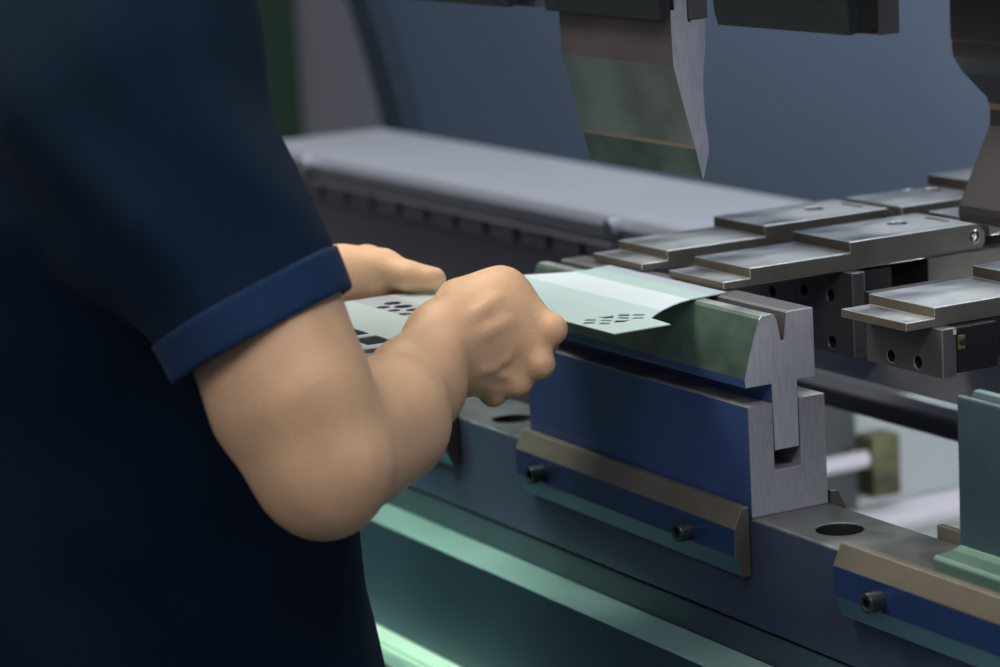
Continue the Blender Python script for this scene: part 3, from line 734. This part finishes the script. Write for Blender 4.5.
# tendon ridges over the knuckles, and a vein along the outer edge of the hand
def onto(a, b, t, up): return a * (1 - t) + b * t + up
cam_dir = V3(0.86, -0.42, 0.20); cam_dir /= np.linalg.norm(cam_dir)
def surf(p, push=0.03):
    """walk from outside (camera-side) to the skin surface"""
    q = p + cam_dir * push
    for _ in range(40):
        d = eval_prims(B_, q[None])[0]
        if d < 0.0003: break
        q = q - cam_dir * d * 0.8
    return q
veins = [[(-0.1020, -0.166, 0.122), (-0.096, -0.158, 0.115), (-0.093, -0.150, 0.1165), (-0.089, -0.142, 0.122), (-0.087, -0.135, 0.130)],
         [(-0.094, -0.155, 0.116), (-0.091, -0.146, 0.1105), (-0.089, -0.139, 0.108)]]
vp = [[surf(np.array(p)) - cam_dir * 0.0012 for p in v] for v in veins]
for v in vp: ridge(v, 0.0020, 0.0035)
tend = [[(-0.108, -0.166, 0.146), (-0.108, -0.152, 0.153), (-0.110, -0.138, 0.160)], [(-0.102, -0.166, 0.136), (-0.099, -0.150, 0.141), (-0.098, -0.136, 0.145)]]
for v in [[surf(np.array(p)) - cam_dir * 0.0022 for p in v] for v in tend]: ridge(v, 0.0026, 0.007)
body = mesh_sdf('body', B_, M['skin'], person)

# eyes
for s in (-1, 1):
    c = H + V3(s * 0.032, 0.0755, 0.011)
    b = bmesh.new(); bmesh.ops.create_uvsphere(b, u_segments=20, v_segments=14, radius=0.0122)
    bmesh.ops.translate(b, vec=c, verts=b.verts); e = finish('eye', b, M['eye'], person, smooth=True)
    b = bmesh.new(); bmesh.ops.create_uvsphere(b, u_segments=16, v_segments=10, radius=0.0060)
    bmesh.ops.scale(b, vec=(1, 0.35, 1), verts=b.verts)
    bmesh.ops.translate(b, vec=c + V3(0, 0.0115, -0.002), verts=b.verts); finish('iris', b, M['iris'], e, smooth=True)
# hair cap
hp = [Prim(H + V3(0, -0.012, 0.012), H + V3(0, -0.020, 0.040), 0.086, 0.094, 0.02, (1.10, 0.90, 0.86)),
      Prim(H + V3(0, -0.055, -0.030), H + V3(0, -0.060, 0.02), 0.055, 0.066, 0.03)]
def hairpost(p, d):
    q = p - H
    cut = np.maximum(q[..., 1] - 0.055 - 0.25 * (0.06 - q[..., 2]) * -1 * 0.2, 0.040 - q[..., 2]) # face opening
    face = np.minimum(q[..., 1] - 0.020, 0.058 - q[..., 2])      # >0 in front and below fringe
    low = -(q[..., 2] + 0.075)
    d = np.maximum(d, face); d = np.maximum(d, low)
    return d + 0.0012 * np.sin(q[..., 0] * 420 + 8 * np.sin(q[..., 2] * 60))
mesh_sdf('hair', hp, M['hair'], person, vox=0.004, post=hairpost)

# polo shirt: loose shell over torso and upper arms
cuffR0 = V3(0.0165, -0.3795, 0.1985)
axR = cuffR0 - shR; axR /= np.linalg.norm(axR)
# hem of the sleeve is cut square to this direction
cutR = V3(0.366, 0.300, -0.880); cutR /= np.linalg.norm(cutR)
cutP = V3(0.0180, -0.3780, 0.1845)
axL = (eL - shL) / np.linalg.norm(eL - shL); cutPL = shL + axL * 0.235
T_ = [Prim((cx, -0.352, -0.20), (cx, -0.362, 0.02), 0.194, 0.184, 0.04, (1, 1.18, 1)),
      Prim((cx, -0.366, 0.02), (cx, -0.400, 0.26), 0.180, 0.186, 0.05, (1, 1.30, 1)),
      Prim((cx, -0.400, 0.26), (cx, -0.400, 0.34), 0.184, 0.145, 0.05, (1, 1.36, 1)),
      Prim((cx - 0.16, -0.400, 0.385), (cx + 0.16, -0.400, 0.385), 0.070, 0.070, 0.06),
      Prim((cx, -0.400, 0.38), (cx, -0.385, 0.47), 0.092, 0.080, 0.05),
      Prim((cx - 0.10, -0.402, 0.405), (cx + 0.10, -0.402, 0.405), 0.072, 0.072, 0.05),
      Prim(shR, cuffR0 + axR * 0.03, 0.078, 0.0600, 0.05),
      Prim(shR + V3(0.035, -0.015, -0.05), shR + V3(0.062, 0.0, -0.12), 0.061, 0.056, 0.05),
      Prim(shL, shL + axL * 0.26, 0.080, 0.066, 0.05)]
TT = 0.0095
def fold(p):
    x, y, z = p[..., 0], p[..., 1], p[..., 2]
    # soft drag folds running from the shoulder down round the sleeve, and long ones on the torso
    u = (x - shR[0]) * 0.25 + (y - shR[1]) * 0.85 + (z - shR[2]) * 0.45
    w = np.clip((x + 0.12) / 0.10, 0, 1)
    f = 0.0035 * np.sin(u * 70 + 1.3 * np.sin(z * 22)) * w
    f += 0.0050 * np.sin((x * 0.8 + y * 1.0 + z * 0.35) * 38 + 1.5 * np.sin(z * 9)) * (1 - w) * np.clip((0.35 - z) / 0.2, 0.2, 1)
    f += 0.0015 * np.sin(x * 55 + z * 33) * np.sin(y * 47 - z * 20)
    return f
def shirtpost2(p, d):
    d = d - fold(p)
    shell = np.maximum(d, -(d + TT))
    # distance from the arm axis decides whether the sleeve cut applies
    q = p - shR; t = q @ axR; rad = np.linalg.norm(q - t[..., None] * axR, axis=-1)
    cR = (p - cutP) @ cutR
    arm = (rad < 0.105) & (p[..., 0] > -0.085)
    shell = np.where(arm, np.maximum(shell, cR), shell)
    q = p - shL; t = q @ axL; rad = np.linalg.norm(q - t[..., None] * axL, axis=-1)
    arm = (rad < 0.105) & (p[..., 0] < cx - 0.175)
    shell = np.where(arm, np.maximum(shell, (p - cutPL) @ axL), shell)
    shell = np.maximum(shell, -0.185 - p[..., 2])
    return np.maximum(shell, p[..., 2] - 0.484 - (p[..., 1] + 0.385) * -0.35)
shirt = mesh_sdf('polo_shirt', T_, M['shirt'], person, vox=0.0030, post=shirtpost2, main_only=True, use_all=True)
def cuff(name, p0, ax, nrm, x_in, length):
    """ribbed band: the shirt's own sleeve surface, slightly raised, between two parallel cuts"""
    def post(p, d):
        d = d - fold(p)
        sh = np.maximum(d - 0.0022, -(d + 0.0040))
        c = (p - p0) @ nrm
        side = (x_in - p[..., 0]) if ax is axR else (p[..., 0] - x_in)
        return np.maximum(np.maximum(np.maximum(sh, c - 0.0012), -c - length), side)
    pr = T_[6:8] if ax is axR else T_[8:9]
    return mesh_sdf(name, pr, M['cuff'], shirt, vox=0.0022, post=post, use_all=True)
cuff('sleeve_cuff', cutP, axR, cutR, -0.20, 0.0270)
cuff('sleeve_cuff', cutPL, axL, axL, 0.20, 0.0270)
cp = [Prim((cx, -0.392, 0.44), (cx, -0.380, 0.485), 0.090, 0.074, 0.02)]
def collarpost(p, d):
    sh = np.maximum(d - 0.003, -(d + 0.003))
    zz = p[..., 2] + (p[..., 1] + 0.385) * 0.40
    gap = 0.014 - np.abs(p[..., 0] - cx)
    g = np.where(p[..., 1] > -0.35, gap, -1.0)
    return np.maximum(np.maximum(np.maximum(sh, zz - 0.508), 0.462 - zz), g)
mesh_sdf('collar', cp, M['cuff'], shirt, vox=0.003, post=collarpost)
for i in range(3):
    z = 0.425 - i * 0.035
    b = cyl_bm((cx, -0.2760 - 0.018 * (2 - i), z), (cx, -0.2725 - 0.018 * (2 - i), z), 0.0055, 20)
    finish('button', b, M['button'], shirt, bevel=0.0006)

# trousers
L_ = [Prim((cx, -0.385, -0.12), (cx, -0.385, -0.02), 0.170, 0.160, 0.04, (1, 1.32, 1))]
for s in (-1, 1):
    hx = cx + s * 0.088
    L_ += [Prim((hx, -0.385, -0.12), (hx + s * 0.02, -0.372, -0.54), 0.104, 0.078, 0.03), Prim((hx + s * 0.02, -0.372, -0.54), (hx + s * 0.03, -0.398, -0.96), 0.077, 0.066, 0.02)]
def trpost(p, d):
    d = d - 0.003 * np.sin(p[..., 2] * 40 + p[..., 0] * 20) * np.clip((-0.3 - p[..., 2]) * 3, 0, 1)
    sh = np.maximum(d, -(d + 0.006))
    return np.maximum(np.maximum(sh, p[..., 2] + 0.055), -0.965 - p[..., 2])
mesh_sdf('trousers', L_, M['trousers'], person, vox=0.005, post=trpost)
# shoes
for s in (-1, 1):
    hx = cx + s * 0.118
    S_ = [Prim((hx, -0.420, -0.975), (hx + s * 0.02, -0.270, -0.985), 0.046, 0.040, 0.02), Prim((hx, -0.415, -0.965), (hx, -0.410, -0.93), 0.048, 0.050, 0.02),
          Prim((hx + s * 0.02, -0.270, -0.988), (hx + s * 0.024, -0.235, -0.990), 0.038, 0.032, 0.02)]
    mesh_sdf('shoe', S_, M['shoe'], person, vox=0.004, post=lambda p, d: np.maximum(d, FZ + 0.0005 - p[..., 2]))

# ================================================================== LIGHTS
def area(name, loc, target, sx, sy, power, color, spread=None):
    l = bpy.data.lights.new(name, 'AREA'); l.shape = 'RECTANGLE'; l.size = sx; l.size_y = sy; l.energy = power; l.color = color
    if spread: l.spread = math.radians(spread)
    o = bpy.data.objects.new(name, l); COL.objects.link(o); o.location = loc
    o.rotation_euler = (Vector(target) - Vector(loc)).to_track_quat('-Z', 'Y').to_euler()
    return o
area('overhead_light', (-0.55, -0.55, 1.45), (-0.1, -0.2, 0.1), 1.0, 0.5, 30, (1.0, 0.96, 0.80))
area('ceiling_light', (-1.1, 0.4, 2.0), (-0.3, 0.1, 0.1), 1.4, 0.6, 22, (0.95, 0.98, 1.0))
area('front_fill', (0.9, -1.6, 1.3), (0.0, -0.2, 0.1), 0.8, 0.8, 8, (1.0, 0.93, 0.85))
area('rear_light', (-1.2, 1.7, 1.5), (-0.5, 0.3, 0.1), 1.4, 0.8, 24, (0.80, 0.88, 1.0))
area('side_fill', (1.6, 0.9, 1.1), (0.0, 0.0, 0.1), 1.0, 1.0, 9, (0.86, 0.90, 1.0))
area('ledge_light', (-1.25, -0.62, 0.75), (-0.44, -0.05, -0.205), 0.12, 0.05, 0.28, (0.50, 1.0, 0.66), 24)
area('green_glow', (-1.1, -0.75, -0.15), (-0.3, 0.0, -0.1), 0.5, 0.3, 0.06, (0.25, 1.0, 0.55))
area('gap_fill_light', (0.6, -0.25, 0.75), (-0.1, 0.15, 0.08), 0.2, 0.15, 2.2, (0.95, 0.96, 1.0))  # added lamp that fills the crossbeam gap and brightens the die end
area('panel_fill_light', (0.1, 0.55, -0.05), (-0.9, 0.9, -0.35), 0.5, 0.1, 5.0, (0.95, 0.98, 1.0))  # added lamp that brightens the pale lower panel

w = bpy.data.worlds.new('World'); SC.world = w; w.use_nodes = True
nt = w.node_tree; bg = nt.nodes['Background']
tc = nt.nodes.new('ShaderNodeTexCoord'); sp = nt.nodes.new('ShaderNodeSeparateXYZ'); rp = nt.nodes.new('ShaderNodeValToRGB')
nt.links.new(tc.outputs['Generated'], sp.inputs[0])
mr = nt.nodes.new('ShaderNodeMapRange'); mr.inputs['From Min'].default_value = -1; mr.inputs['From Max'].default_value = 1
nt.links.new(sp.outputs['Z'], mr.inputs['Value']); nt.links.new(mr.outputs['Result'], rp.inputs['Fac'])
rp.color_ramp.elements[0].color = (0.045, 0.065, 0.13, 1); rp.color_ramp.elements[0].position = 0.3
rp.color_ramp.elements[1].color = (0.34, 0.37, 0.42, 1); rp.color_ramp.elements[1].position = 0.8
nt.links.new(rp.outputs['Color'], bg.inputs['Color']); bg.inputs['Strength'].default_value = 0.75

# ================================================================== CAMERA
cam = bpy.data.cameras.new('Camera'); co = bpy.data.objects.new('Camera', cam); COL.objects.link(co)
cam.sensor_width = 36; cam.lens = 102.3; cam.clip_start = 0.05
R3 = Vector((0.4851401, 0.8727512, -0.0542626)); D3 = Vector((0.1397566, -0.1386447, -0.9804314)); F3 = Vector((-0.8631959, 0.4680630, -0.1892349))
m = Matrix((R3, -D3, -F3)).transposed().to_4x4(); m.translation = Vector((1.6220562, -1.0730158, 0.5158073))
co.matrix_world = m
cam.dof.use_dof = True; cam.dof.focus_distance = 1.97; cam.dof.aperture_fstop = 5.6
SC.camera = co
SC.view_settings.view_transform = 'Standard'
SC.view_settings.look = 'None'
SC.view_settings.exposure = 0.0
